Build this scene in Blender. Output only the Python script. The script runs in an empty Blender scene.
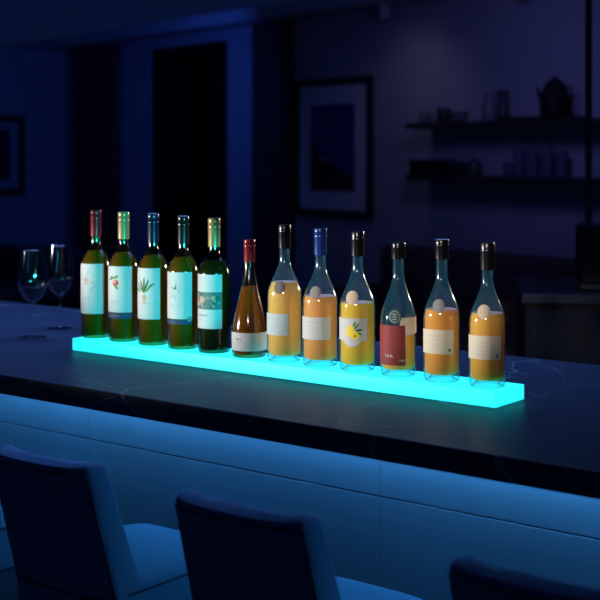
import bpy, bmesh, math, random
from mathutils import Vector, Matrix
random.seed(7)
PI = math.pi
A = math.radians(37.9)              # the camera's heading against the bar
sc = bpy.context.scene
COL = sc.collection

def cam2w(X, Y):                    # camera heading frame (right, forward) -> world
    return X*math.cos(A) - Y*math.sin(A), X*math.sin(A) + Y*math.cos(A)

# ------------------------------------------------------------------ camera
cd = bpy.data.cameras.new('camera')
cam = bpy.data.objects.new('camera', cd); COL.objects.link(cam)
cam.location = (0, 0, 1.513); cam.rotation_euler = (PI/2, 0, A)
cd.sensor_width = 36; cd.lens = 1284/600*36
cd.shift_y = -(300-155)/600
cd.clip_end = 60
cd.dof.use_dof = True; cd.dof.focus_distance = 2.62; cd.dof.aperture_fstop = 4.8
sc.camera = cam

# ------------------------------------------------------------------ world, exposure
w = bpy.data.worlds.new('world'); sc.world = w; w.use_nodes = True
w.node_tree.nodes['Background'].inputs[0].default_value = (0.035, 0.10, 0.50, 1)
w.node_tree.nodes['Background'].inputs[1].default_value = 0.055
sc.view_settings.view_transform = 'Standard'; sc.view_settings.look = 'None'
sc.view_settings.exposure = 0; sc.view_settings.gamma = 1
sc.view_settings.use_curve_mapping = False

# ------------------------------------------------------------------ lamps
def aim(o, target):
    o.rotation_euler = (Vector(target) - o.location).to_track_quat('-Z', 'Y').to_euler()
def area(name, loc, target, size, energy, color, spread=180, shape='RECTANGLE'):
    l = bpy.data.lights.new(name, 'AREA'); l.shape = shape
    l.size, l.size_y = size; l.energy = energy; l.color = color; l.spread = math.radians(spread)
    o = bpy.data.objects.new(name, l); COL.objects.link(o); o.location = loc; aim(o, target); return o
def spot(name, loc, target, energy, color, angle, radius=.08, blend=.6):
    l = bpy.data.lights.new(name, 'SPOT'); l.energy = energy; l.color = color
    l.spot_size = math.radians(angle); l.spot_blend = blend; l.shadow_soft_size = radius
    o = bpy.data.objects.new(name, l); COL.objects.link(o); o.location = loc; aim(o, target); return o
# shuttered spots added out of view to light the bottles and glasses
def shuttered(name, loc, target, energy, color, angle, squash, radius, blend=.5):
    o = spot(name, loc, target, energy, color, angle, radius, blend); o.scale = (1, squash, 1); return o
shuttered('key_light', (-4.30, -.60, 1.33), (-1.66, 2.12, 1.245), 430, (1, .97, .92), 20, .30, .06, .25)
shuttered('key_light', (-4.05, -.75, 1.42), (-1.70, 2.12, 1.250), 300, (1, .97, .92), 19, .28, .06, .25)
shuttered('cyan_light', (-.20, 1.12, 1.30), (-2.12, 2.12, 1.235), 180, (.01, .85, .95), 9.6, .95, .025, .25)
shuttered('glass_light', (-3.9, .20, 1.60), (-2.58, 2.24, 1.17), 60, (.85, .88, 1), 9, 1, .05, .3)
shuttered('fill_light', (-.40, -.30, 1.78), (-1.40, 2.12, 1.255), 100, (1, .93, .85), 16.5, .42, .05, .3)
shuttered('back_light', (-1.15, 4.3, 1.62), (-1.68, 2.12, 1.27), 130, (1, .82, .62), 36, .30, .05, .4)
area('overhead_blue_light', (-2.5, 2.7, 2.45), (-2.4, 2.5, 1), (2.6, .6), 30, (.15, .33, 1.0), 95)  # unseen area light added overhead to brighten the countertop blue
# unseen blue and violet area lights added to brighten the far walls
def wl(X, Y): return cam2w(X, Y)
area('blue_wash_light', (*wl(-1.0, 9.6), 2.3), (*wl(-3.2, 13), 1.4), (.6, .6), 5.5, (.03, .12, 1.0), 170)
area('violet_wash_light', (*wl(.9, 6.4), 2.48), (*wl(1.5, 9.2), 1.3), (.5, .5), 1.9, (.24, .24, .90), 110)
spot('downlight_beam', (*wl(.45, 8.7), 2.5), (*wl(.95, 9.4), 1.30), 1.7, (.60, .52, .9), 110, .12, 1.0)

# ------------------------------------------------------------------ materials
def mat(name, color, rough=.5, metal=0, spec=.5, emit=None, estr=0, coat=0, sub=0):
    m = bpy.data.materials.new(name); m.use_nodes = True
    b = m.node_tree.nodes['Principled BSDF']
    b.inputs['Base Color'].default_value = (*color, 1)
    b.inputs['Roughness'].default_value = rough; b.inputs['Metallic'].default_value = metal
    b.inputs['Specular IOR Level'].default_value = spec
    b.inputs['Coat Weight'].default_value = coat
    if emit:
        b.inputs['Emission Color'].default_value = (*emit, 1); b.inputs['Emission Strength'].default_value = estr
    return m
def noisy(m, scale, c1, c2, bump=0, detail=4, p0=.35, p1=.65, bscale=None):
    nt = m.node_tree; b = nt.nodes['Principled BSDF']
    tc = nt.nodes.new('ShaderNodeTexCoord')
    n = nt.nodes.new('ShaderNodeTexNoise'); n.inputs['Scale'].default_value = scale; n.inputs['Detail'].default_value = detail
    nt.links.new(tc.outputs['Object'], n.inputs['Vector'])
    r = nt.nodes.new('ShaderNodeValToRGB'); r.color_ramp.elements[0].position = p0; r.color_ramp.elements[1].position = p1
    r.color_ramp.elements[0].color = (*c1, 1); r.color_ramp.elements[1].color = (*c2, 1)
    nt.links.new(n.outputs['Fac'], r.inputs['Fac']); nt.links.new(r.outputs['Color'], b.inputs['Base Color'])
    if bump:
        n2 = nt.nodes.new('ShaderNodeTexNoise'); n2.inputs['Scale'].default_value = bscale or scale*3
        nt.links.new(tc.outputs['Object'], n2.inputs['Vector'])
        bp = nt.nodes.new('ShaderNodeBump'); bp.inputs['Strength'].default_value = bump; bp.inputs['Distance'].default_value = .002
        nt.links.new(n2.outputs['Fac'], bp.inputs['Height']); nt.links.new(bp.outputs['Normal'], b.inputs['Normal'])
    return m
def glass(name, center, edge, ior=1.5, rough=0.0, gain=1.0, blend=.35, lit_tint=None):
    """hollow glass: what lies behind shows through, tinted more where the wall is seen edge-on"""
    m = bpy.data.materials.new(name); m.use_nodes = True; nt = m.node_tree; nt.nodes.clear()
    out = nt.nodes.new('ShaderNodeOutputMaterial')
    tr = nt.nodes.new('ShaderNodeBsdfTransparent'); gl = nt.nodes.new('ShaderNodeBsdfGlossy')
    gl.inputs['Roughness'].default_value = rough
    lw = nt.nodes.new('ShaderNodeLayerWeight'); lw.inputs['Blend'].default_value = blend
    mx = nt.nodes.new('ShaderNodeMix'); mx.data_type = 'RGBA'
    mx.inputs[6].default_value = (*center, 1); mx.inputs[7].default_value = (*edge, 1)
    nt.links.new(lw.outputs['Facing'], mx.inputs[0]); nt.links.new(mx.outputs[2], tr.inputs['Color'])
    lf = nt.nodes.new('ShaderNodeLayerWeight'); lf.inputs['Blend'].default_value = .5
    pw = nt.nodes.new('ShaderNodeMath'); pw.operation = 'POWER'; pw.inputs[1].default_value = 4.0
    nt.links.new(lf.outputs['Facing'], pw.inputs[0])
    mu = nt.nodes.new('ShaderNodeMath'); mu.operation = 'MULTIPLY_ADD'; mu.inputs[1].default_value = .75*gain; mu.inputs[2].default_value = .045*gain; mu.use_clamp = True
    nt.links.new(pw.outputs[0], mu.inputs[0])
    ms = nt.nodes.new('ShaderNodeMixShader')
    nt.links.new(mu.outputs[0], ms.inputs[0]); nt.links.new(tr.outputs[0], ms.inputs[1]); nt.links.new(gl.outputs[0], ms.inputs[2])
    last = ms
    if lit_tint:                                    # teal colour mixed in, painting the lit look of the glass walls
        df = nt.nodes.new('ShaderNodeBsdfTranslucent'); df.inputs[0].default_value = (*lit_tint[1], 1)
        d2 = nt.nodes.new('ShaderNodeBsdfDiffuse'); d2.inputs[0].default_value = (*lit_tint[1], 1)
        ma = nt.nodes.new('ShaderNodeMixShader'); nt.links.new(df.outputs[0], ma.inputs[1]); nt.links.new(d2.outputs[0], ma.inputs[2])
        mz = nt.nodes.new('ShaderNodeMixShader'); mz.inputs[0].default_value = lit_tint[0]
        nt.links.new(ms.outputs[0], mz.inputs[1]); nt.links.new(ma.outputs[0], mz.inputs[2]); last = mz
    nt.links.new(last.outputs[0], out.inputs['Surface']); return m
def liquid(name, color, trans=.5, clear=0.0, tint=(1, 1, 1)):
    """cloudy drink: diffuse and translucent, partly see-through"""
    m = bpy.data.materials.new(name); m.use_nodes = True; nt = m.node_tree; nt.nodes.clear()
    out = nt.nodes.new('ShaderNodeOutputMaterial')
    d = nt.nodes.new('ShaderNodeBsdfDiffuse'); t = nt.nodes.new('ShaderNodeBsdfTranslucent')
    d.inputs[0].default_value = (*color, 1); t.inputs[0].default_value = (*color, 1)
    m1 = nt.nodes.new('ShaderNodeMixShader'); m1.inputs[0].default_value = trans
    nt.links.new(d.outputs[0], m1.inputs[1]); nt.links.new(t.outputs[0], m1.inputs[2])
    tr = nt.nodes.new('ShaderNodeBsdfTransparent'); tr.inputs[0].default_value = (*tint, 1)
    m2 = nt.nodes.new('ShaderNodeMixShader'); m2.inputs[0].default_value = clear
    nt.links.new(m1.outputs[0], m2.inputs[1]); nt.links.new(tr.outputs[0], m2.inputs[2])
    nt.links.new(m2.outputs[0], out.inputs['Surface']); return m

M = {}
M['wall'] = noisy(mat('wall_paint', (.42, .44, .5), .85, spec=.15), 3, (.40, .42, .48), (.45, .46, .52), .1)
M['ceil'] = noisy(mat('ceiling_paint', (.5, .5, .55), .9, spec=.1), 2, (.48, .49, .54), (.52, .53, .57))
M['floor'] = noisy(mat('dark_floor', (.10, .11, .14), .45), 5, (.08, .09, .12), (.13, .13, .16), .1)
M['darkwood'] = noisy(mat('dark_wood', (.05, .04, .045), .5), 14, (.035, .028, .03), (.07, .055, .055), .1)
M['black'] = mat('black_lacquer', (.008, .008, .010), .6, spec=.25)
M['void'] = mat('hall_darkness', (.012, .012, .015), .9, spec=.1)  # near-black colour stands in for the darkness of the unlit hall
M['shelf'] = mat('shelf_black', (.03, .03, .035), .5)
M['frame'] = mat('frame_black', (.02, .02, .025), .4)
M['mount'] = mat('mount_paper', (.80, .76, .82), .8, spec=.2)
M['metal'] = mat('brushed_metal', (.45, .47, .5), .3, 1)
M['darkmetal'] = mat('dark_metal', (.06, .065, .08), .3, .9)
M['china'] = mat('china', (.22, .22, .22), .35)
M['chinadark'] = mat('dark_china', (.06, .06, .065), .3)
M['sofa'] = noisy(mat('sofa_fabric', (.10, .07, .075), .95, spec=.1), 40, (.085, .06, .065), (.12, .085, .085), .2)
M['chairfab'] = noisy(mat('stool_fabric', (.08, .09, .12), .9, spec=.12), 260, (.09, .165, .24), (.13, .215, .30), .35, p0=.3, p1=.7)
M['piping'] = mat('stool_piping', (.04, .05, .08), .9, spec=.1)
M['stoolleg'] = mat('stool_leg_wood', (.04, .035, .035), .45)
M['panel'] = noisy(mat('bar_panel_paint', (.42, .46, .52), .55, spec=.25), 1.6, (.38, .43, .49), (.45, .49, .54))
M['led'] = mat('led_strip_glow', (.1, .3, .5), .5, emit=(.07, .42, 1.0), estr=29)
M['acrylic'] = mat('glowing_acrylic', (.04, .45, .52), .35, emit=(.02, .78, .86), estr=1.30)
M['clear'] = glass('clear_bottle_glass', (.975, .99, .99), (.50, .76, .82), 1.5, .10, 1.8, .4, (.045, (.12, .55, .80)))
M['stem'] = glass('wine_glass_clear', (.98, .985, .99), (.80, .84, .90), 1.45, .05, 1.5, .25)
M['olive'] = glass('olive_bottle_glass', (.60, .56, .22), (.16, .17, .06), 1.5, .11, 1.7, .4)
M['green'] = glass('dark_green_bottle_glass', (.30, .38, .18), (.07, .11, .05), 1.5, .11, 1.7, .4)
M['amber'] = glass('amber_bottle_glass', (.72, .50, .16), (.22, .12, .03), 1.5, .11, 1.7, .4)
M['glow_lamp'] = mat('lamp_disc', (.6, .6, .65), .5, emit=(.5, .5, .75), estr=.12)
for n, c in dict(red=(.20, .007, .013), gold=(.42, .31, .14), navy=(.004, .008, .03), blackcap=(.006, .006, .007), bronze=(.40, .30, .13),
                 bluecap=(.006, .032, .19)).items():
    M['cap_'+n] = mat('capsule_'+n, c, .22, .35 if n in ('gold', 'bronze') else 0, .6)
M['cap_top'] = mat('cap_top_silver', (.5, .52, .55), .35, .6)
for n, c in dict(white=(.52, .53, .52), cream=(.62, .55, .42), paleblue=(.44, .55, .56), maroon=(.24, .035, .035), navyband=(.02, .05, .11), ink=(.28, .29, .30),
                 faint=(.34, .36, .37), lemon=(.80, .60, .05), lemondark=(.50, .28, .03), leaf=(.08, .24, .06), leafdark=(.03, .12, .05), pinkflower=(.70, .26, .20),
                 flower=(.55, .33, .26), redfruit=(.52, .06, .03), bulb=(.50, .30, .16), floral=(.10, .17, .16), floral2=(.26, .32, .28), goldink=(.45, .36, .2),
                 badgegrey=(.13, .13, .13), badgegrey2=(.26, .25, .24), badgeteal=(.03, .09, .09), badgecream=(.60, .47, .33), lining=(.35, .35, .34), stamp=(.16, .22, .19)).items():
    M[n] = mat('paper_'+n, c, .6, spec=.25)
M['liq_olive'] = liquid('white_wine_in_green_glass', (.31, .21, .035), .06)
M['liq_dark'] = liquid('wine_in_dark_glass', (.13, .12, .04), .06)
M['liq_amber'] = liquid('wine_in_amber_glass', (.42, .25, .04), .3)
M['liq_peach'] = liquid('cloudy_peach_drink', (1, .60, .13), .2)
M['liq_orange'] = liquid('orange_drink', (1, .44, .11), .2)
M['liq_lemon'] = liquid('golden_drink', (.98, .62, .05), .2)
M['liq_gold'] = liquid('amber_drink', (1, .48, .06), .2)
M['liq_blood'] = liquid('deep_orange_drink', (1, .40, .06), .2)
M['liq_top'] = liquid('drink_top_lit', (.78, .80, .74), .5)  # pale colour paints the light caught on the drink's surface
M['redwine'] = mat('red_wine', (.030, .004, .008), .08)

def marble():
    m = mat('dark_marble', (.03, .035, .05), .42, spec=.13); nt = m.node_tree; b = nt.nodes['Principled BSDF']; b.inputs['IOR'].default_value = 1.16; b.inputs['Specular IOR Level'].default_value = .5
    tc = nt.nodes.new('ShaderNodeTexCoord')
    def vein(scale, dist, rot, lo, hi, sc3):
        mp = nt.nodes.new('ShaderNodeMapping'); mp.inputs['Rotation'].default_value = (0, 0, rot); mp.inputs['Scale'].default_value = sc3
        nt.links.new(tc.outputs['Object'], mp.inputs['Vector'])
        nz = nt.nodes.new('ShaderNodeTexNoise'); nz.inputs['Scale'].default_value = 2.2; nz.inputs['Detail'].default_value = 5
        nt.links.new(mp.outputs[0], nz.inputs['Vector'])
        ad = nt.nodes.new('ShaderNodeMix'); ad.data_type = 'VECTOR'; ad.inputs[0].default_value = dist
        nt.links.new(mp.outputs[0], ad.inputs[4]); nt.links.new(nz.outputs['Color'], ad.inputs[5])
        vo = nt.nodes.new('ShaderNodeTexVoronoi'); vo.feature = 'DISTANCE_TO_EDGE'; vo.inputs['Scale'].default_value = scale
        nt.links.new(ad.outputs[1], vo.inputs['Vector'])
        r = nt.nodes.new('ShaderNodeMapRange'); r.inputs[1].default_value = lo; r.inputs[2].default_value = hi; r.inputs[3].default_value = 1; r.inputs[4].default_value = 0
        nt.links.new(vo.outputs['Distance'], r.inputs[0])
        n2 = nt.nodes.new('ShaderNodeTexNoise'); n2.inputs['Scale'].default_value = 3.1
        nt.links.new(mp.outputs[0], n2.inputs['Vector'])
        r2 = nt.nodes.new('ShaderNodeMapRange'); r2.inputs[1].default_value = .46; r2.inputs[2].default_value = .66
        nt.links.new(n2.outputs['Fac'], r2.inputs[0])
        mu = nt.nodes.new('ShaderNodeMath'); mu.operation = 'MULTIPLY'
        nt.links.new(r.outputs[0], mu.inputs[0]); nt.links.new(r2.outputs[0], mu.inputs[1]); return mu
    v1 = vein(2.1, .22, .5, 0, .006, (1, 1.5, 1)); v2 = vein(4.3, .3, 1.2, 0, .007, (1, .7, 1))
    ad = nt.nodes.new('ShaderNodeMath'); ad.operation = 'MAXIMUM'
    nt.links.new(v1.outputs[0], ad.inputs[0]); nt.links.new(v2.outputs[0], ad.inputs[1])
    cl = nt.nodes.new('ShaderNodeTexNoise'); cl.inputs['Scale'].default_value = 2.5; cl.inputs['Detail'].default_value = 6
    nt.links.new(tc.outputs['Object'], cl.inputs['Vector'])
    base = nt.nodes.new('ShaderNodeMix'); base.data_type = 'RGBA'
    base.inputs[6].default_value = (.022, .027, .040, 1); base.inputs[7].default_value = (.036, .042, .058, 1)
    nt.links.new(cl.outputs['Fac'], base.inputs[0])
    mx = nt.nodes.new('ShaderNodeMix'); mx.data_type = 'RGBA'; mx.inputs[7].default_value = (.18, .19, .22, 1)
    nt.links.new(ad.outputs[0], mx.inputs[0]); nt.links.new(base.outputs[2], mx.inputs[6])
    nt.links.new(mx.outputs[2], b.inputs['Base Color']); return m
M['marble'] = marble()

# ------------------------------------------------------------------ mesh helpers
def thing(name, label, cat, loc=(0, 0, 0), rz=0, group=None, rot=None):
    o = bpy.data.objects.new(name, None); COL.objects.link(o); o.empty_display_size = .05
    o.location = loc; o.rotation_euler = rot or (0, 0, rz); o['label'] = label; o['category'] = cat
    if group: o['group'] = group
    return o
def tag(o, label, cat, group=None):
    o['label'] = label; o['category'] = cat
    if group: o['group'] = group
    return o
def obj(name, bm, mats, parent=None, smooth=True, loc=None, rz=0, label=None, bevel=0):
    me = bpy.data.meshes.new(name)
    bmesh.ops.recalc_face_normals(bm, faces=bm.faces)
    bm.to_mesh(me); bm.free()
    if not isinstance(mats, (list, tuple)): mats = [mats]
    for m in mats: me.materials.append(m)
    o = bpy.data.objects.new(name, me); COL.objects.link(o)
    if smooth:
        for p in me.polygons: p.use_smooth = True
        md = o.modifiers.new('edge_split', 'EDGE_SPLIT'); md.split_angle = math.radians(38)
    if bevel:
        md = o.modifiers.new('bevel', 'BEVEL'); md.width = bevel; md.segments = 3; md.limit_method = 'ANGLE'
        if smooth: o.modifiers.move(len(o.modifiers)-1, 0)
    if parent: o.parent = parent
    if loc: o.location = loc
    if rz: o.rotation_euler = (0, 0, rz)
    if label: o['label'] = label
    return o
def struct(name, bm, m, loc=None, rz=0, bevel=0):
    o = obj(name, bm, m, None, False, loc, rz, bevel=bevel); o['kind'] = 'structure'; return o
def box(bm, x0, x1, y0, y1, z0, z1, mi=0):
    v = [bm.verts.new(p) for p in ((x0,y0,z0),(x1,y0,z0),(x1,y1,z0),(x0,y1,z0),(x0,y0,z1),(x1,y0,z1),(x1,y1,z1),(x0,y1,z1))]
    for q in ((0,1,2,3),(4,5,6,7),(0,1,5,4),(1,2,6,5),(2,3,7,6),(3,0,4,7)):
        bm.faces.new([v[i] for i in q]).material_index = mi
    return bm
def B(*a): return box(bmesh.new(), *a)
def lathe(prof, seg=48, bm=None, mi=0, c=(0, 0), close=True):
    bm = bm or bmesh.new(); rings = []
    for r, z in prof:
        if r < 1e-6: rings.append([bm.verts.new((c[0], c[1], z))])
        else: rings.append([bm.verts.new((c[0]+r*math.cos(2*PI*k/seg), c[1]+r*math.sin(2*PI*k/seg), z)) for k in range(seg)])
    for a, b in zip(rings, rings[1:]):
        for k in range(seg):
            k2 = (k+1) % seg
            if len(a) == 1 and len(b) == 1: continue
            if len(a) == 1: f = bm.faces.new((a[0], b[k2], b[k]))
            elif len(b) == 1: f = bm.faces.new((a[k], a[k2], b[0]))
            else: f = bm.faces.new((a[k], a[k2], b[k2], b[k]))
            f.material_index = mi
    return bm
def smoothprof(pts, n=6):
    """Catmull-Rom through the points of a profile"""
    out = []
    P = [pts[0]] + list(pts) + [pts[-1]]
    for i in range(1, len(P)-2):
        for k in range(n):
            t = k/n
            out.append(tuple(.5*((2*P[i][j]) + (-P[i-1][j]+P[i+1][j])*t + (2*P[i-1][j]-5*P[i][j]+4*P[i+1][j]-P[i+2][j])*t*t
                       + (-P[i-1][j]+3*P[i][j]-3*P[i+1][j]+P[i+2][j])*t**3) for j in (0, 1)))
    out.append(pts[-1]); return out
def tube(bm, pts, r, seg=10, mi=0):
    rings = []
    for i, p in enumerate(pts):
        p = Vector(p); a = Vector(pts[max(i-1, 0)]); b = Vector(pts[min(i+1, len(pts)-1)])
        d = (b-a).normalized(); u = d.cross(Vector((0, 0, 1)))
        if u.length < 1e-3: u = d.cross(Vector((1, 0, 0)))
        u.normalize(); v = d.cross(u)
        rr = r[i] if isinstance(r, (list, tuple)) else r
        rings.append([bm.verts.new(p + u*rr*math.cos(2*PI*k/seg) + v*rr*math.sin(2*PI*k/seg)) for k in range(seg)])
    for a, b in zip(rings, rings[1:]):
        for k in range(seg): bm.faces.new((a[k], a[(k+1) % seg], b[(k+1) % seg], b[k])).material_index = mi
    bm.faces.new(rings[0]).material_index = mi; bm.faces.new(rings[-1]).material_index = mi
    return bm

# ------------------------------------------------------------------ the room
RW = A - math.radians(52)           # heading of the long far wall
OX, OY = cam2w(0, 10.3)
WD = Vector((math.cos(RW), math.sin(RW))); WN = Vector((math.sin(RW), -math.cos(RW)))   # along the wall; towards the room
def W(t, n=0, z=0): return (OX + WD.x*t + WN.x*n, OY + WD.y*t + WN.y*n, z)
CH = 2.6
struct('floor', B(-16, 8, -4, 17, -.1, 0), M['floor'])
struct('ceiling', B(-6.6, 7, -.3, 11, CH, CH+.1), M['ceil'], W(0), RW)
for o in (bpy.data.objects['ceiling'],):
    o.location = W(0); o.rotation_euler = (0, 0, RW)
# far wall in two lengths with the tall dark doorway between them
def wallpiece(name, t0, t1, z0=0, z1=CH, m='wall', n0=0, n1=.12):
    return struct(name, B(t0, t1, n0, n1, z0, z1), M[m], W(0), RW)
bm = bmesh.new(); box(bm, -4.1, -2.15, 0, .12, 0, CH); box(bm, -1.07, 4.6, 0, .12, 0, CH); box(bm, -2.15, -1.07, 0, .12, 2.44, CH)
struct('wall_back', bm, M['wall'], W(0), RW)
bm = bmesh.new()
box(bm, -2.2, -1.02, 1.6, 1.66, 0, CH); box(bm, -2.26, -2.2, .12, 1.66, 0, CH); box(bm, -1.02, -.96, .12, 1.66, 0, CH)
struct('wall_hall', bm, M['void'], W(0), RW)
bm = bmesh.new()
box(bm, -2.2, -2.12, -.03, 0, 0, 2.46); box(bm, -1.1, -1.02, -.03, 0, 0, 2.46); box(bm, -2.2, -1.02, -.03, 0, 2.42, 2.50)
box(bm, -2.149, -2.13, 0, .13, 0, 2.42); box(bm, -1.09, -1.071, 0, .13, 0, 2.42); box(bm, -2.149, -1.071, 0, .13, 2.42, 2.439)  # black lining added over the lit reveal to keep the doorway dark
struct('trim_1', bm, M['black'], W(0), RW)
struct('trim_2', B(-.52, -.06, -.10, 0, 0, CH), M['darkwood'], W(0), RW)     # dark pier beside the picture
struct('trim_3', B(-3.62, -2.86, -.10, 0, 0, CH), M['darkwood'], W(0), RW)   # dark pier left of the doorway
# left wall, square to the far wall
LX, LY = cam2w(-2.46, 13.45)
tl = (LX-OX)*WD.x + (LY-OY)*WD.y
struct('wall_left', B(tl-.12, tl, -7, .12, 0, CH), M['wall'], W(0), RW)
struct('baseboard_back', B(-.06, 4.6, -.015, 0, 0, .12), M['wall'], W(0), RW)

# ------------------------------------------------------------------ bar
YF, YB, ZC = 1.749, 2.64, 1.05
bar = thing('bar_counter', 'long dark veined marble bar counter with a panelled front lit blue from above', 'bar counter', (-1.6, 2.2, 0))
def loc_box(x0, x1, y0, y1, z0, z1): return B(x0+1.6, x1+1.6, y0-2.2, y1-2.2, z0, z1)
obj('countertop', loc_box(-4.6, .4, YF, YB, ZC-.041, ZC), M['marble'], bar, False, bevel=.003, label='dark marble slab top with thin pale veins')
PY = 2.05
obj('bar_carcass', loc_box(-4.5, .3, PY+.02, YB-.04, .02, ZC-.041), M['panel'], bar, False)
seams = [-4.5, -3.61, -2.86, -2.215, -1.400, -.64, .3]
for s0, s1 in zip(seams, seams[1:]):
    obj('fascia_panel', loc_box(s0+.0005, s1-.0005, PY, PY+.02, .8555, ZC-.041), M['panel'], bar, False, bevel=.0008)
    obj('front_panel', loc_box(s0+.0005, s1-.0005, PY, PY+.02, .10, .8530), M['panel'], bar, False, bevel=.0008)
obj('kickboard', loc_box(-4.5, .3, PY+.06-.045, PY+.02, 0, .095), M['black'], bar, False)
bm = loc_box(-4.5, .3, PY-.030, PY-.012, ZC-.049, ZC-.041)
obj('led_strip', bm, M['led'], bar, False, label='glowing blue light strip under the top')

# ------------------------------------------------------------------ glowing stand
st = thing('bottle_stand', 'long glowing cyan acrylic slab carrying the row of twelve bottles', 'light stand', (-1.726, 2.12, ZC))
obj('light_slab', B(-.564, .570, -.055, .055, .0015, .030), M['acrylic'], st, False, bevel=.0015)
obj('base_plate', B(-.555, .560, -.045, .045, 0, .0015), M['black'], st, False)
ZS = ZC + .030

# ------------------------------------------------------------------ bottles
def cyl(r, phi, z): return (r*math.sin(phi), -r*math.cos(phi), z)
def wrap(bm, rf, p0, p1, z0, z1, mi, n=None, dz=0):
    """paper wrapped on the bottle between two angles; rf gives the radius at a height"""
    n = n or max(2, int((p1-p0)/.08)); nz = max(1, int((z1-z0)/.012))
    g = [[bm.verts.new(cyl(rf(z0+(z1-z0)*j/nz), p0+(p1-p0)*i/n, z0+(z1-z0)*j/nz + dz*math.sin(PI*i/n))) for i in range(n+1)] for j in range(nz+1)]
    for j in range(nz):
        for i in range(n): bm.faces.new((g[j][i], g[j][i+1], g[j+1][i+1], g[j+1][i])).material_index = mi
ART = []                            # (angle, height, scale) of the drawing being printed
def ell(bm, rf, pc, zc, a, b, rot, mi, off, n=18):
    """an ellipse printed on the bottle: a along, b across, rot in the surface"""
    if ART: p_, z_, S = ART[-1]; pc = p_+(pc-p_)*S; zc = z_+(zc-z_)*S; a *= S; b *= S
    def V(u, v):
        s = u*math.cos(rot)-v*math.sin(rot); z = zc + u*math.sin(rot)+v*math.cos(rot)
        r = rf(z)+off; return bm.verts.new(cyl(r, pc + s/r, z))
    c = V(0, 0); prev = None; rings = [[V(a*q*math.cos(2*PI*k/n), b*q*math.sin(2*PI*k/n)) for k in range(n)] for q in (.5, 1)]
    for k in range(n):
        bm.faces.new((c, rings[0][k], rings[0][(k+1) % n])).material_index = mi
        bm.faces.new((rings[0][k], rings[1][k], rings[1][(k+1) % n], rings[0][(k+1) % n])).material_index = mi
def writing(bm, rf, pc, z, width, h, mi, off, words=2):
    """a line of tiny unreadable printed letters"""
    r = rf(z)+off; x = -width/2; rnd = random.Random(int(z*1e5)+int(pc*100))
    while x < width/2:
        wd = h*rnd.uniform(.45, .8)
        if rnd.random() > .12:
            k = rnd.choice((0, 1, 2)); p0 = pc+x/r; p1 = pc+(x+wd)/r
            wrap(bm, lambda q: r, p0, p0+(p1-p0)*.3, z-h/2, z+h/2, mi, 1)
            if k != 1: wrap(bm, lambda q: r, p0, p1, z-h/2, z-h*.28, mi, 1)
            if k != 0: wrap(bm, lambda q: r, p0, p1, z+h*.28, z+h/2, mi, 1)
            if k == 2: wrap(bm, lambda q: r, p1-(p1-p0)*.3, p1, z-h/2, z+h/2, mi, 1)
        x += wd*1.35

def rfun(prof):
    def f(z):
        for (r0, z0), (r1, z1) in zip(prof, prof[1:]):
            if z1 > z0 and z0 <= z <= z1: return r0+(r1-r0)*(z-z0)/(z1-z0)
        return prof[-1][0]
    return f
LM = ['white', 'cream', 'paleblue', 'maroon', 'navyband', 'ink', 'faint', 'lemon', 'lemondark', 'leaf', 'leafdark', 'pinkflower', 'flower', 'redfruit', 'bulb',
      'floral', 'floral2', 'goldink', 'stamp']
LI = {n: i for i, n in enumerate(LM)}
D = math.radians

def bottle(x, label, prof, h, capz, capr, gm, cm, lm, level, liqbase, capm2=None, neckfill=None, y=2.118):
    t = thing('wine_bottle' if gm != 'clear' else 'spirit_bottle', label, 'bottle', (x, y, ZS), 0, 'bottles on the glowing stand')
    R = prof[0][0]
    body = smoothprof(prof, 5)
    punt = .022 if gm == 'clear' else .024
    under = [(0, punt), (R*.25, punt*.93), (R*.5, punt*.62), (R*.72, punt*.2), (R*.84, .0006), (R*.93, .0004), (R*.985, .003)]
    rim = prof[-1][0]
    full = under + body + [(rim, capz+.006), (rim, h-.004)]
    obj('bottle_glass', lathe(full, 56), M[gm], t)
    f = rfun(body)
    # drink
    th = .0028 if gm == 'clear' else .0022
    pts = [(0, liqbase+punt*.72), (R*.3, liqbase+punt*.66), (R*.62, liqbase+punt*.25), (R*.8, liqbase+.001), (R-th-.004, liqbase+.0005), (R-th-.0008, liqbase+.004)]
    z = liqbase+.008
    while z < level: pts.append((max(f(z)-th, .002), z)); z += .006
    pts.append((f(level)-th, level)); lb = lathe(pts, 48); lathe([(f(level)-th, level), (0, level-.0004)], 48, lb, 1)
    obj('drink', lb, [M[lm], M['liq_top'] if gm == 'clear' else M[lm]], t)
    # capsule with a rolled ridge, a skirt line and a flat top
    c0 = capz
    cp = [(capr*.93, c0), (capr*.965, c0), (capr*.975, c0+.002), (capr*.965, c0+(h-c0)*.62), (capr, c0+(h-c0)*.66), (capr*1.02, c0+(h-c0)*.70), (capr*1.0, c0+(h-c0)*.735),
          (capr*.955, c0+(h-c0)*.745), (capr*.955, c0+(h-c0)*.76), (capr*1.0, c0+(h-c0)*.775), (capr*1.0, h-.0016), (capr*.96, h-.0003)]
    cb = lathe(cp, 40); lathe([(capr*.96, h-.0003), (capr*.85, h), (0, h)], 40, cb, 1)
    obj('capsule' if gm != 'clear' else 'cap', cb, [M[cm], M[capm2 or cm]], t)
    return t, f
def label(t, fn, lab=None):
    bm = bmesh.new(); fn(bm); ART.clear(); return obj('label', bm, [M[n] for n in LM], t, label=lab)
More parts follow.
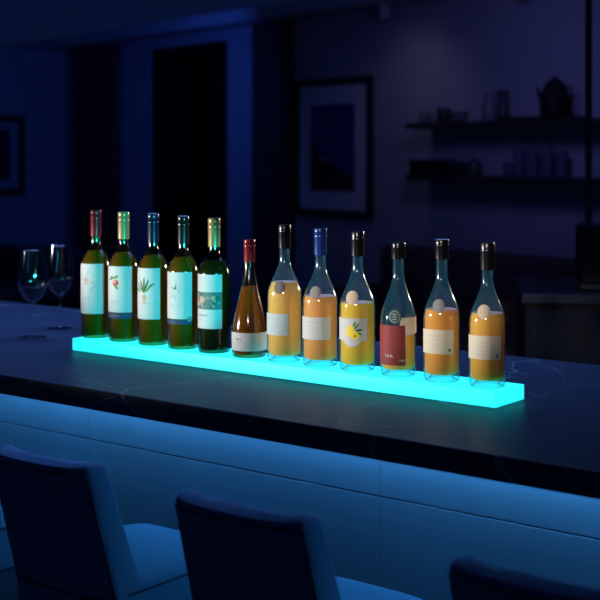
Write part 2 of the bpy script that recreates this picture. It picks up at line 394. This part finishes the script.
def badge(t, f, phi, z, r, ma, mb, lab):
    bm = bmesh.new(); g = lambda q: f(q)
    ell(bm, g, D(phi), z, r, r*1.04, 0, 0, .0012, 24); ell(bm, g, D(phi), z, r*.80, r*.84, 0, 1, .0016, 24)
    ell(bm, g, D(phi), z, r*.70, r*.74, 0, 0, .0019, 24)
    for k in range(3): ell(bm, g, D(phi), z+(k-1)*r*.35, r*.42, r*.07, 0, 1, .0022, 8)
    obj('badge', bm, [M[ma], M[mb]], t, label=lab)

def wine_prof(r=.0350, sh=.176, nk=.218, top=.235, nr=.0118):
    return [(r, .007), (r, .03), (r, .08), (r, .13), (r, sh-.008), (r*.985, sh), (r*.90, sh+.011), (r*.70, sh+.023), (nr*1.35, nk-.006), (nr*1.06, nk+.004), (nr, top-.004), (nr, top)]
def cp(R, f0, z0, z1, ph0, ph1): pass
G = 'five wine bottles' 
# 1 red capsule, pink blossom
def mk(f):
    return lambda q: f(q)+.0005
t, f = bottle(-2.266, 'leftmost olive glass wine bottle with red capsule and white label with a pink blossom', wine_prof(), .302, .240, .0138, 'olive', 'cap_red', 'liq_olive', .205, .006)
def fn(bm, f=mk(f)):
    wrap(bm, f, D(-62), D(79), .058, .176, LI['white'])
    pc = D(5); ART.append((pc, .128, 1.35))
    ell(bm, f, pc, .134, .0035, .0035, 0, LI['pinkflower'], .0003)
    for k in range(5): ell(bm, f, pc+D(6*math.cos(k*1.257+.3)), .134+.0055*math.sin(k*1.257+.3), .0034, .0018, k*1.257+.3, LI['flower'], .0004)
    for du, dv, ro in ((-.011, .006, 2.3), (.012, -.004, -.4), (.010, -.016, -1.3), (-.006, -.014, 1.1), (.004, .014, 1.2), (.015, -.011, .3)):
        ell(bm, f, pc+du/.035, .134+dv, .0052, .0005, ro, LI['faint'], .0003, 8); ell(bm, f, pc+du/.035+.05, .134+dv+.002, .0014, .0012, 0, LI['flower'], .0004, 8)
    writing(bm, f, pc, .093, .026, .0030, LI['faint'], .0003); writing(bm, f, pc, .080, .016, .0016, LI['faint'], .0003)
label(t, fn)
# 2 gold capsule, red fruit, navy band
t, f = bottle(-2.172, 'olive glass wine bottle with gold capsule and white label with a red fruit and leaves', wine_prof(), .300, .237, .0138, 'olive', 'cap_gold', 'liq_olive', .205, .006)
def fn(bm, f=mk(f)):
    wrap(bm, f, D(-62), D(80), .0685, .175, LI['white']); wrap(bm, f, D(-62), D(80), .054, .0670, LI['navyband'])
    pc = D(8); ART.append((pc, .130, 1.4))
    ell(bm, f, pc+.06, .135, .0058, .0055, 0, LI['redfruit'], .0003); ell(bm, f, pc+.01, .137, .0035, .0034, 0, LI['pinkflower'], .0005)
    for du, dv, ro in ((-.004, .0085, 2.8), (.003, .0095, .5), (-.008, .006, 3.4), (.004, -.0075, -.6)): ell(bm, f, pc+du/.035, .135+dv, .0050, .0019, ro, LI['leaf'], .0004, 12)
    writing(bm, f, pc, .094, .026, .0026, LI['faint'], .0003); writing(bm, f, pc, .086, .014, .0016, LI['faint'], .0003); writing(bm, f, pc, .061, .028, .0018, LI['ink'], .0003)
label(t, fn)
# 3 navy capsule, green sprout with bulb
t, f = bottle(-2.0755, 'olive glass wine bottle with dark capsule and white label with a green leafy bulb', wine_prof(), .299, .233, .0138, 'olive', 'cap_navy', 'liq_olive', .203, .006, 'cap_top')
def fn(bm, f=mk(f)):
    wrap(bm, f, D(-62), D(70), .060, .176, LI['white'])
    pc = D(8); ART.append((pc, .116, 1.35))
    ell(bm, f, pc, .111, .0042, .0050, 0, LI['bulb'], .0003)
    for du, dv, ro, L in ((-.009, .0165, 2.35, .010), (.009, .0165, .8, .010), (-.004, .018, 1.95, .012), (.004, .019, 1.2, .012), (0, .022, 1.57, .012), (-.013, .012, 2.6, .006), (.013, .021, .6, .006)):
        ell(bm, f, pc+du/.035, .111+dv, L, .0017, ro, LI['leaf' if L < .011 else 'leafdark'], .0004, 12)
    for k in (-1, 0, 1): ell(bm, f, pc+k*.05, .104, .0030, .0003, 1.57+k*.4, LI['bulb'], .0004, 6)
    writing(bm, f, pc, .096, .028, .0026, LI['faint'], .0003); writing(bm, f, pc, .088, .014, .0014, LI['faint'], .0003)
label(t, fn)
# 4 black capsule, dotted sprigs, navy band with seal
t, f = bottle(-1.9815, 'olive wine bottle with black capsule, sprig dotted label and round seal on navy band', wine_prof(), .296, .233, .0138, 'olive', 'cap_blackcap', 'liq_olive', .203, .006, 'cap_top')
def fn(bm, f=mk(f)):
    wrap(bm, f, D(-62), D(76), .0680, .172, LI['white']); wrap(bm, f, D(-62), D(76), .056, .0665, LI['navyband'])
    pc = D(14); rnd = random.Random(3); ART.append((pc, .128, 1.15))
    for k in range(26):
        an = rnd.uniform(0, 2*PI); q = rnd.uniform(.35, 1)
        ell(bm, f, pc+.012*q*math.cos(an)/.035, .128+.019*q*math.sin(an), rnd.uniform(.0012, .0024), .0009, an, LI[rnd.choice(('ink', 'flower', 'faint', 'leafdark'))], .0003, 8)
    writing(bm, f, pc, .098, .030, .0026, LI['faint'], .0003); writing(bm, f, pc, .090, .012, .0014, LI['faint'], .0003)
    ART.clear()
    ell(bm, f, D(66), .068, .0058, .0060, 0, LI['stamp'], .0008, 20); ell(bm, f, D(66), .068, .0044, .0046, 0, LI['faint'], .0011, 20); ell(bm, f, D(66), .068, .0030, .0032, 0, LI['stamp'], .0014, 16)
label(t, fn)
# 5 bronze capsule, floral band
t, f = bottle(-1.8885, 'dark green wine bottle with bronze capsule and a white label crossed by a floral band', wine_prof(.0355, .176, .217), .294, .231, .0140, 'green', 'cap_bronze', 'liq_dark', .200, .006)
def fn(bm, f=mk(f)):
    wrap(bm, f, D(-58), D(70), .054, .172, LI['white']); f2 = lambda q: f(q)+.0003
    wrap(bm, f2, D(-58), D(70), .096, .134, LI['floral'])
    rnd = random.Random(5)
    for k in range(34):
        ell(bm, f, D(rnd.uniform(-50, 64)), rnd.uniform(.100, .130), rnd.uniform(.003, .0055), rnd.uniform(.0014, .0028), rnd.uniform(0, 3), LI[rnd.choice(('floral2', 'leafdark', 'floral2', 'stamp'))], .0005+k*1e-5, 10)
    for c, zc, s in ((D(-6), .117, 1), (D(-26), .108, .7), (D(38), .122, .6)):
        for k in range(6): ell(bm, f, c+.0048*s*math.cos(k*1.05)/.0355, zc+.0048*s*math.sin(k*1.05), .0042*s, .0028*s, k*1.05, LI['flower'], .0009, 10)
        ell(bm, f, c, zc, .0024*s, .0024*s, 0, LI['pinkflower'], .0012, 10)
    writing(bm, f, D(-6), .083, .030, .0034, LI['ink'], .0003); writing(bm, f, D(-2), .163, .020, .0014, LI['faint'], .0003); writing(bm, f, D(-8), .073, .018, .0014, LI['faint'], .0003)
label(t, fn)
# 6 short amber flask bottle with a red capsule
pf = [(.0372, .007), (.0375, .02), (.0378, .045), (.0370, .065), (.0330, .090), (.0262, .118), (.0200, .142), (.0150, .165), (.0122, .185), (.0112, .196), (.0108, .202)]
t, f = bottle(-1.787, 'short amber glass wine bottle with sloping shoulders, red capsule and low pale band label', pf, .251, .202, .0128, 'amber', 'cap_red', 'liq_amber', .150, .006)
def fn(bm, f=mk(f)):
    wrap(bm, f, D(-62), D(122), .0150, .0540, LI['white'])
    writing(bm, f, D(2), .040, .014, .0036, LI['leaf'], .0003); writing(bm, f, D(6), .033, .010, .0014, LI['faint'], .0003); writing(bm, f, D(40), .022, .020, .0012, LI['faint'], .0003)
label(t, fn)
obj('capsule_tab', box(bmesh.new(), -.0022, .0022, -.0122, -.0106, .1955, .2025), M['goldink'], t, False, label='small golden pull tab')

def sp_prof(r, sh, nk, top, nr):
    return [(r, .008), (r*1.0, .03), (r, .07), (r, sh-.035), (r*.995, sh-.012), (r*.955, sh), (r*.80, sh+(nk-sh)*.25), (r*.58, sh+(nk-sh)*.52), (nr*1.25, sh+(nk-sh)*.80), (nr*1.03, nk), (nr, top)]
def plain(f, p0, p1, z0, z1, base, stamp=None, dz=.0):
    def fn(bm):
        wrap(bm, f, D(p0), D(p1), z0, z1, LI[base], dz=dz)
        pc = D((p0+p1)/2)
        for k, (w_, h_) in enumerate(((.030, .0016), (.026, .0012), (.030, .0012), (.020, .0012))): writing(bm, f, pc, z1-.011-k*.0078, w_, h_, LI['faint'], .0003)
        if stamp: ell(bm, f, D(stamp), z0+.008, .0034, .0034, 0, LI['stamp'], .0004, 14)
    return fn
# 7
t, f = bottle(-1.690, 'tall clear bottle of cloudy peach drink, black cap, dark round badge and square pale label', sp_prof(.0368, .150, .212, .236, .0112), .287, .236, .0138, 'clear', 'cap_blackcap', 'liq_peach', .166, .013)
label(t, plain(mk(f), -60, 51, .057, .102, 'paleblue')); badge(t, f, 20, .157, .0125, 'badgegrey', 'badgegrey2', 'dark grey round badge')
# 8
t, f = bottle(-1.5955, 'clear bottle of orange drink with a blue cap, silver grey badge and wide white label', sp_prof(.0365, .140, .205, .227, .0112), .282, .227, .0140, 'clear', 'cap_bluecap', 'liq_orange', .143, .013)
label(t, plain(mk(f), -60, 73, .056, .102, 'white')); badge(t, f, 17, .152, .0120, 'badgegrey2', 'lining', 'silver grey round badge')
# 9
t, f = bottle(-1.5015, 'clear bottle of golden drink with a black cap and white label picturing yellow lemons', sp_prof(.0362, .138, .205, .229, .0110), .279, .229, .0136, 'clear', 'cap_blackcap', 'liq_lemon', .136, .013)
def fn(bm, f=mk(f)):
    wrap(bm, f, D(-55), D(68), .062, .107, LI['white']); ell(bm, f, D(16), .067, .0195, .0170, 0, LI['white'], .0002, 30)
    for du, dv, a, b, ro, m_ in ((-.005, .006, .0085, .0070, .6, 'lemon'), (.004, -.006, .0100, .0092, -.2, 'lemon'), (-.009, -.004, .0060, .0055, 0, 'lemon'), (.004, -.008, .0030, .0030, 0, 'lemondark'),
                             (.008, .012, .0080, .0022, .9, 'leaf'), (.012, .004, .0075, .0024, .2, 'leafdark'), (.003, .016, .0060, .0018, 1.2, 'leaf'), (.014, -.003, .0050, .0018, -.5, 'leaf')):
        ell(bm, f, D(20)+du/.036, .080+dv, a, b, ro, LI[m_], .0004+.0002*(m_ != 'lemon'), 16)
    writing(bm, f, D(48), .094, .008, .0014, LI['faint'], .0003)
label(t, fn); badge(t, f, 14, .148, .0130, 'badgecream', 'cream', 'cream round badge')
# 10
t, f = bottle(-1.403, 'clear half empty bottle of amber drink with black cap and tall maroon label', sp_prof(.0352, .122, .196, .228, .0112), .261, .229, .0142, 'clear', 'cap_blackcap', 'liq_gold', .082, .013)
def fn(bm, f=mk(f)):
    f2 = lambda q: f(q)+.0003
    wrap(bm, f2, D(-60), D(56), .023, .101, LI['maroon'])
    writing(bm, f, D(2), .041, .016, .0050, LI['cream'], .0006); writing(bm, f, D(44), .033, .010, .0032, LI['cream'], .0006)
label(t, fn, 'tall maroon label')
bm = bmesh.new(); wrap(bm, mk(f), D(38), D(118), .084, .116, 0); writing(bm, mk(f), D(70), .104, .020, .0014, 1, .0003)
obj('neck_label', bm, [M['cream'], M['faint']], t, label='cream label at the shoulder')
badge(t, f, 22, .118, .0135, 'badgeteal', 'lining', 'dark green round badge')
# 11
t, f = bottle(-1.303, 'clear bottle of orange drink with grey badge and black cap, second from the right end', sp_prof(.0350, .134, .200, .232, .0110), .271, .233, .0136, 'clear', 'cap_blackcap', 'liq_blood', .137, .013, 'cap_top')
label(t, plain(mk(f), -60, 70, .054, .100, 'cream', 56, dz=.001)); badge(t, f, 20, .146, .0120, 'badgegrey2', 'lining', 'grey round badge')
# 12
t, f = bottle(-1.203, 'rightmost clear bottle of amber orange drink with cream badge and black cap', sp_prof(.0343, .132, .196, .218, .0108), .269, .218, .0138, 'clear', 'cap_blackcap', 'liq_gold', .137, .013)
label(t, plain(mk(f), -60, 76, .053, .097, 'cream', 60, dz=.001)); badge(t, f, 16, .142, .0125, 'badgecream', 'cream', 'cream round badge')

# ------------------------------------------------------------------ wine glasses
def wineglass(x, y, s, lab):
    t = thing('wine_glass', lab, 'wine glass', (x, y, ZC), 0, 'glasses of red wine on the bar')
    bowl = smoothprof([(.004, .088), (.012, .091), (.024, .102), (.0345, .122), (.0378, .142), (.0362, .172), (.0322, .205), (.0300, .222)], 5)
    inner = [(r-.0009, z+.0006) for r, z in reversed(bowl)]
    obj('bowl', lathe([(r*s, z*s) for r, z in [(0, .0875)] + bowl + inner + [(0, .0895)]], 48), M['stem'], t)
    obj('wine_stem', lathe([(r*s, z*s) for r, z in smoothprof([(.0075, .0045), (.0042, .010), (.0033, .030), (.0031, .060), (.0036, .080), (.0058, .0885), (.0040, .090)], 4)], 20), M['stem'], t).name = 'stem'
    obj('foot', lathe([(r*s, z*s) for r, z in [(0, .0002), (.033, .0002), (.0345, .0010), (.033, .0018), (.018, .0030), (.0075, .0048), (0, .0052)]], 48), M['stem'], t)
    f = rfun(bowl); pts = [(0, .0912)]; z = .093
    while z < .128: pts.append((f(z)-.0016, z)); z += .003
    pts += [(f(.128)-.0014, .128), (0, .128)]
    obj('red_wine', lathe([(r*s, z*s) for r, z in pts], 40), M['redwine'], t)
wineglass(-2.543, 2.160, 1.0, 'glass of red wine at the left end of the bar, nearer of the two')
wineglass(-2.618, 2.317, 1.0, 'glass of red wine standing behind the nearer glass, next to the red capped bottle')

# ------------------------------------------------------------------ bar stools
def loft(bm, sections, mi=0, cap=True):
    rings = [[bm.verts.new(p) for p in s] for s in sections]; n = len(rings[0])
    for a, b in zip(rings, rings[1:]):
        for k in range(n): bm.faces.new((a[k], a[(k+1) % n], b[(k+1) % n], b[k])).material_index = mi
    if cap: bm.faces.new(rings[0]); bm.faces.new(rings[-1])
    return bm
SW, SZ, BT = .280, .745, .965       # width, seat height, top of the back
def back_section(z):
    """plan outline of the backrest at height z: wings curl towards the seat, the whole leans back as it rises"""
    q = (z-.70)/(BT-.70); w_ = SW/2*(1.0 - .05*q); th = .072-.022*q
    y0 = .035 - .075*q
    e = .0; out = []
    for k in range(13):
        u = -1+2*k/12; out.append((u*w_, y0 + .030*abs(u)**3.0))
    inn = []
    for k in range(13):
        u = 1-2*k/12; inn.append((u*(w_*.97), y0 + th + .034*abs(u)**3.0))
    # round the ends
    return [(x, y, z) for x, y in out] + [(x, y, z) for x, y in inn]
def make_stool(lab, x, y, rz=0):
    t = thing('bar_stool', lab, 'bar stool', (x, y, 0), rz, 'upholstered bar stools in front of the bar')
    secs = [back_section(.58+(BT-.012-.58)*k/8) for k in range(9)]
    def shrink(sec, s, z):
        cy = sum(p[1] for p in sec)/len(sec)
        return [(p[0]*(1-s*.35), cy+(p[1]-cy)*(1-s*2.0), z) for p in sec]
    top = back_section(BT-.012)
    secs.append(shrink(top, .06, BT-.004)); secs.append(shrink(top, .22, BT))
    b = obj('backrest', loft(bmesh.new(), secs), M['chairfab'], t, bevel=0)
    md = b.modifiers.new('soft', 'BEVEL'); md.width = .010; md.segments = 4; md.limit_method = 'ANGLE'; md.angle_limit = math.radians(50); b.modifiers.move(1, 0)
    # piping runs round the rear face of the back
    s9 = [back_section(z) for z in [.60+(BT-.018-.60)*k/10 for k in range(11)]]
    pp = [Vector(s[0])+Vector((.004, -.001, 0)) for s in s9] + [Vector(p)+Vector((0, -.001, .004)) for p in s9[-1][1:12]] + [Vector(s[12])+Vector((-.004, -.001, 0)) for s in reversed(s9)]
    obj('back_piping', tube(bmesh.new(), pp, .0022, 6), M['piping'], b).name = 'piping'
    # seat cushion, domed with rounded front corners
    bm = bmesh.new()
    def seat_ring(s, z, dz=0):
        pts = []
        hw = SW/2*s; yf = .395*1; yb = .03
        cy = (yf+yb)/2; hd = (yf-yb)/2*s
        for k in range(40):
            an = 2*PI*k/40; c, q = math.cos(an), math.sin(an); e = .38
            px = hw*math.copysign(abs(c)**e, c); py = cy+hd*math.copysign(abs(q)**e, q)
            pts.append((px, py, z))
        return pts
    rs = [seat_ring(.93, SZ-.125), seat_ring(.985, SZ-.118), seat_ring(1, SZ-.10), seat_ring(1.0, SZ-.035), seat_ring(.99, SZ-.022), seat_ring(.955, SZ-.010), seat_ring(.85, SZ-.001), seat_ring(.6, SZ+.006), seat_ring(.3, SZ+.009), seat_ring(.02, SZ+.010)]
    sobj = obj('seat', loft(bm, rs), M['chairfab'], t)
    ring = [Vector(p) for p in seat_ring(1.004, SZ-.030)]; ring.append(ring[0])
    obj('piping', tube(bmesh.new(), ring, .0022, 6), M['piping'], sobj)
    for sx in (-1, 1):
        for fy, top_y, bot_y in ((0, .07, .02), (1, .35, .38)):
            tl_, bl = Vector((sx*.125, top_y, SZ-.120)), Vector((sx*.150, bot_y, 0))
            bm = bmesh.new(); s = .016
            loft(bm, [[(p.x+a_*q_, p.y+b_*q_, p.z) for a_, b_ in ((-1, -1), (1, -1), (1, 1), (-1, 1))] for p, q_ in ((bl, .011), (tl_, .013))])
            obj('leg', bm, M['stoolleg'], t, False, bevel=.003)
    bm = bmesh.new(); z = .22
    pts = [(-.142, .035, z), (.142, .035, z), (.142, .368, z), (-.142, .368, z), (-.142, .035, z)]
    for a_, b_ in zip(pts, pts[1:]): tube(bm, [a_, b_], .008, 10)
    obj('footrest', bm, M['darkmetal'], t, label='dark metal footrest ring')
    return t
make_stool('dark blue upholstered bar stool whose whole back shows at the left, below the wine bottles', -1.812, 1.555)
make_stool('dark blue upholstered bar stool in the middle foreground, its back below the short amber bottle', -1.308, 1.525)
make_stool('bar stool at the lower right corner, only the top of its dark back showing', -0.780, 1.505)
make_stool('bar stool at the far left edge, only its blue lit seat showing', -2.325, 1.585)

# ------------------------------------------------------------------ far wall: pictures, shelves
def picture(lab, t0, t1, z0, z1, left=False):
    if left:
        # hangs on the left wall; local x runs along that wall
        p = W(tl, -(0), 0)
        base = W(tl, t0, z0); rz = RW+PI/2
    else:
        base = W(t0, 0, z0); rz = RW
    w_ = t1-t0; h = z1-z0
    t = thing('framed_picture', lab, 'picture', base, rz, None)
    bm = bmesh.new(); fw = .055
    box(bm, 0, w_, -.035, -.002, 0, fw); box(bm, 0, w_, -.035, -.002, h-fw, h); box(bm, 0, fw, -.035, -.002, fw, h-fw); box(bm, w_-fw, w_, -.035, -.002, fw, h-fw)
    obj('picture_frame', bm, M['frame'], t, False)
    obj('mount', B(fw, w_-fw, -.020, -.004, fw, h-fw), M['mount'], t, False)
    return t, w_, h, fw
t, w_, h, fw = picture('dark framed landscape print with a wide pale mount on the far wall beside the shelves', -.03, .90, 1.035, 2.11)
art = bmesh.new(); ax0, ax1, az0, az1 = .20, .73, .20, .87
box(art, ax0, ax1, -.024, -.020, az0, az1, 0)
def poly(bm, pts, y, mi):
    f_ = bm.faces.new([bm.verts.new((x, y, z)) for x, z in pts]); f_.material_index = mi
poly(art, [(ax0, az0), (ax1, az0), (ax1, az0+.10), (ax0+.36, az0+.17), (ax0+.22, az0+.24), (ax0+.10, az0+.27), (ax0+.05, az0+.36), (ax0, az0+.38)], -.0246, 1)
poly(art, [(ax0+.07, az0+.235), (ax0+.19, az0+.225), (ax0+.23, az0+.24), (ax0+.15, az0+.27), (ax0+.20, az0+.31)], -.0252, 2)
obj('print', art, [mat('print_sky', (.02, .04, .26), .6), mat('print_hill', (.012, .012, .02), .6), mat('print_rock', (.34, .28, .22), .6)], t, False)
# the left wall's picture: local x towards the room depth
rzl = RW + PI/2
t2 = thing('framed_picture', 'square dark framed picture at the far left edge, on the left wall', 'picture', W(tl, .47+.85, 1.10), rzl)
bm = bmesh.new(); fw = .07; w2, h2 = .85, .82
box(bm, 0, w2, -.035, -.002, 0, fw); box(bm, 0, w2, -.035, -.002, h2-fw, h2); box(bm, 0, fw, -.035, -.002, fw, h2-fw); box(bm, w2-fw, w2, -.035, -.002, fw, h2-fw)
obj('picture_frame', bm, M['frame'], t2, False)
obj('mount', B(fw, w2-fw, -.016, -.004, fw, h2-fw), mat('blue_mount', (.40, .42, .50), .8), t2, False)
obj('print', B(.16, w2-.16, -.019, -.016, .15, h2-.15), mat('dark_print', (.03, .03, .045), .6), t2, False)

def shelf(lab, t0, t1, z, d, th=.035, br=()):
    t = thing('wall_shelf', lab, 'shelf', W(t0, 0, z-th), RW)
    obj('board', B(0, t1-t0, -d, -.001, 0, th), M['shelf'], t, False, bevel=.003)
    for q in br: obj('bracket', B(q, q+.02, -d*.8, -.001, -.09, 0), M['darkmetal'], t, False)
    return t
SZU, SZL = 1.735, 1.375
shelf('upper of two long dark wall shelves on the far wall', 1.52, 3.55, SZU, .26, .04)
shelf('lower of two long dark wall shelves on the far wall, glasses standing on it', 1.50, 3.55, SZL, .24, .04)
def onshelf(name, lab, cat, t_, n_, z, prof, m, seg=28, group=None):
    p = W(t_, n_, z); o = obj(name, lathe(prof, seg), M[m], None, loc=p); tag(o, lab, cat, group); return o
# upper shelf
def cup(name, lab, t_, n_, z, r, h, m, handle=True):
    p = W(t_, n_, z); t = thing(name, lab, 'mug', p, RW)
    obj('mug_body', lathe([(0, 0), (r*.8, 0), (r*.95, h*.1), (r, h*.5), (r, h), (r*.9, h), (r*.88, h*.15), (0, h*.1)], 28), M[m], t)
    if handle: obj('handle', tube(bmesh.new(), [(r*.95, 0, h*.8), (r*1.5, 0, h*.75), (r*1.65, 0, h*.5), (r*1.45, 0, h*.25), (r*.95, 0, h*.2)], .007, 8), M[m], t)
cup('mug', 'small pale mug at the left end of the upper shelf', 1.60, .14, SZU, .045, .075, 'china')
cup('mug', 'grey mug beside the pale one on the upper shelf, left group', 1.76, .12, SZU, .05, .10, 'chinadark')
onshelf('bowl', 'pale bowl right of the two mugs on the upper shelf', 'bowl', 1.92, .13, SZU, [(0, 0), (.03, 0), (.055, .03), (.07, .07), (.066, .07), (.05, .03), (0, .012)], 'china')
onshelf('pitcher', 'grey pitcher with tall neck standing alone in the middle of the upper shelf', 'pitcher', 2.20, .13, SZU, [(0, 0), (.045, 0), (.055, .04), (.05, .10), (.030, .15), (.032, .19), (.028, .19), (.026, .15), (.04, .06), (0, .01)], 'china')
onshelf('vase', 'dark slim vase right beside the grey pitcher on the upper shelf', 'vase', 2.31, .12, SZU, [(0, 0), (.04, 0), (.045, .06), (.03, .13), (.04, .20), (.036, .20), (.026, .13), (0, .01)], 'chinadark')
t = thing('tray', 'black tray on the upper shelf at the right under the kettle', 'tray', W(2.66, .13, SZU), RW)
obj('tray_base', B(-.27, .27, -.11, .11, 0, .02), M['black'], t, False, bevel=.004)
obj('tray_rim', box(box(bmesh.new(), -.28, .28, -.12, -.1101, 0, .020), -.28, .28, .1101, .12, 0, .020), M['black'], t, False)
t = thing('kettle', 'large black kettle with a lid standing on the tray of the upper shelf', 'kettle', W(2.76, .13, SZU+.0230), RW)
obj('kettle_body', lathe(smoothprof([(.0, 0), (.085, 0), (.095, .03), (.09, .12), (.065, .19), (.05, .21), (0, .215)], 4), 32), M['black'], t)
obj('lid', lathe([(0, .213), (.045, .213), (.04, .225), (.008, .235), (.012, .25), (0, .255)], 24), M['black'], t)
obj('handle', tube(bmesh.new(), [(.08, 0, .17), (.13, 0, .18), (.145, 0, .12), (.125, 0, .06), (.09, 0, .045)], .009, 8), M['black'], t)
obj('spout', tube(bmesh.new(), [(-.08, 0, .07), (-.12, 0, .12), (-.145, 0, .18)], [.02, .014, .010], 10), M['black'], t)
# lower shelf
t = thing('wooden_box', 'black box at the left end of the lower shelf', 'box', W(1.66, .13, SZL), RW)
obj('box_body', B(-.13, .13, -.10, .10, 0, .085), M['black'], t, False, bevel=.003); obj('lid', B(-.135, .135, -.105, .105, .086, .105), M['black'], t, False, bevel=.003)
onshelf('bowl', 'dark bowl between the black box and the glasses on the lower shelf', 'bowl', 1.90, .13, SZL, [(0, 0), (.04, 0), (.07, .04), (.085, .09), (.08, .09), (.06, .04), (0, .012)], 'chinadark')
onshelf('jar', 'dark round jar beside the dark bowl on the lower shelf', 'jar', 2.05, .12, SZL, [(0, 0), (.05, 0), (.055, .05), (.045, .09), (.025, .10), (.025, .115), (0, .12)], 'chinadark')
for k, (t_, h_, lab) in enumerate(((2.36, .09, 'shortest glass, leftmost on the lower shelf'), (2.45, .19, 'first tall glass from the left on the lower shelf'),
                                   (2.57, .18, 'second tall glass from the left on the lower shelf'), (2.69, .19, 'third tall glass from the left on the lower shelf'), (2.81, .17, 'rightmost glass in the row on the lower shelf'))):
    tag(obj('drinking_glass', lathe([(0, 0), (.028, 0), (.036, h_*.5), (.038, h_), (.035, h_), (.033, h_*.5), (0, .012)], 24), M.setdefault('shelfglass', mat('frosted_glass', (.12, .14, .22), .25)), None, loc=W(t_, .12, SZL)),
        lab, 'glass', 'glasses on the lower shelf')

# ------------------------------------------------------------------ downlights
def downlight(lab, X, Y):
    t = thing('ceiling_downlight', lab, 'ceiling light', (*cam2w(X, Y), CH-.09), 0)
    obj('housing', lathe([(.040, .09), (.040, .0), (.036, -.003), (.034, .006)], 28), M['ceil'], t)
    obj('lamp_disc', lathe([(.034, .006), (.0, .004)], 28), M['glow_lamp'], t)
downlight('round downlight in the ceiling above the landscape print', .605, 9.25)
downlight('round downlight in the ceiling at the top edge, right of the other one', 1.40, 8.2)

# ------------------------------------------------------------------ sofa, table, chairs beyond the bar
def sofa(lab, X, Y, rz, w_, h, m='sofa', kind='sofa'):
    x, y = cam2w(X, Y); t = thing(kind, lab, kind.replace('_', ' '), (x, y, 0), rz)
    obj('seat_base', B(-w_/2, w_/2, -.42, .42, .08, .30), M[m], t, True, bevel=.02)
    n = 3 if w_ > 1.4 else 1
    for k in range(n):
        a_ = -w_/2+.16+(w_-.32)*k/n; b_ = -w_/2+.16+(w_-.32)*(k+1)/n
        obj('seat_cushion', B(a_+.005, b_-.005, -.40, .20, .305, .45), M[m], t, True, bevel=.035)
        obj('back_cushion', B(a_+.005, b_-.005, .16, .34, .455, h), M[m], t, True, bevel=.05)
    obj('backrest', B(-w_/2+.02, w_/2-.02, .341, .46, .10, h-.05), M[m], t, True, bevel=.03)
    for s in (-1, 1):
        obj('armrest', B(min(s*w_/2, s*(w_/2-.15)), max(s*w_/2, s*(w_/2-.15)), -.44, .33, .09, .62), M[m], t, True, bevel=.03)
        for q in (-.36, .36): obj('foot', B(s*(w_/2-.1)-.02, s*(w_/2-.1)+.02, q-.02, q+.02, 0, .08), M['black'], t, False)
    return t
sofa('dark brown fabric sofa against the far wall behind the orange drink bottles', .95, 8.0, RW, 2.1, .90)
sofa('dark armchair at the left behind the wine glasses', -2.15, 9.6, RW+.4, 1.15, .82, 'sofa', 'armchair')
x, y = cam2w(-1.95, 7.4); t = thing('dining_table', 'low dark table at the left edge beyond the bar', 'table', (x, y, 0), RW)
obj('table_top', B(-.75, .75, -.42, .42, .70, .74), M['darkwood'], t, False, bevel=.004)
for sx in (-1, 1):
    for sy in (-1, 1): obj('leg', B(sx*.68-.03, sx*.68+.03, sy*.36-.03, sy*.36+.03, 0, .70), M['darkwood'], t, False)

# ------------------------------------------------------------------ back-bar cabinet with machine at the right
x, y = cam2w(.745, 4.25)
t = thing('back_bar_cabinet', 'black cabinet behind the bar at the right edge, with a grey metal top', 'cabinet', (x, y, 0), A-.12)
obj('cabinet_body', B(0, 1.1, 0, .6, 0, 1.02), M['black'], t, False, bevel=.004)
obj('cabinet_top', B(-.012, 1.11, -.012, .61, 1.021, 1.055), M['darkmetal'], t, False, bevel=.004)
for k in range(2): 
    d = obj('door', B(.01+k*.545, .545+k*.545, -.018, -.001, .10, 1.00), M['black'], t, False, bevel=.003)
    obj('handle', tube(bmesh.new(), [(.50+k*.08, -.03, .75), (.50+k*.08, -.03, .92)], .006, 8), M['darkmetal'], d)
x, y = cam2w(.998, 4.50)
t = thing('coffee_machine', 'tall black machine box standing on the cabinet at the right edge', 'machine', (x, y, 1.055), A-.12)
obj('machine_body', B(-.02, .30, -.10, .14, .012, .205), M['black'], t, False, bevel=.006)
obj('top_tray', B(-.01, .29, -.09, .13, .206, .216), M['darkmetal'], t, False, bevel=.002)
obj('drip_tray', B(-.03, .28, -.17, -.101, .004, .022), M['darkmetal'], t, False, bevel=.002)
for sx in (0, .26):
    for sy in (-.08, .11): obj('foot', lathe([(0, 0), (.012, 0), (.012, .012), (0, .012)], 12, c=(sx, sy)), M['black'], t)
x, y = cam2w(1.09, 4.85)
t = thing('metal_post', 'slim dark metal post rising to the ceiling at the right edge, behind the machine', 'post', (x, y, 0))
obj('tube', tube(bmesh.new(), [(0, 0, .012), (0, 0, CH-.012)], .013, 16), M['darkmetal'], t)
obj('flange', lathe([(0, 0), (.035, 0), (.035, .008), (.016, .012), (0, .012)], 20), M['darkmetal'], t)
obj('flange', lathe([(0, CH), (.035, CH), (.035, CH-.008), (.016, CH-.012), (0, CH-.012)], 20), M['darkmetal'], t)
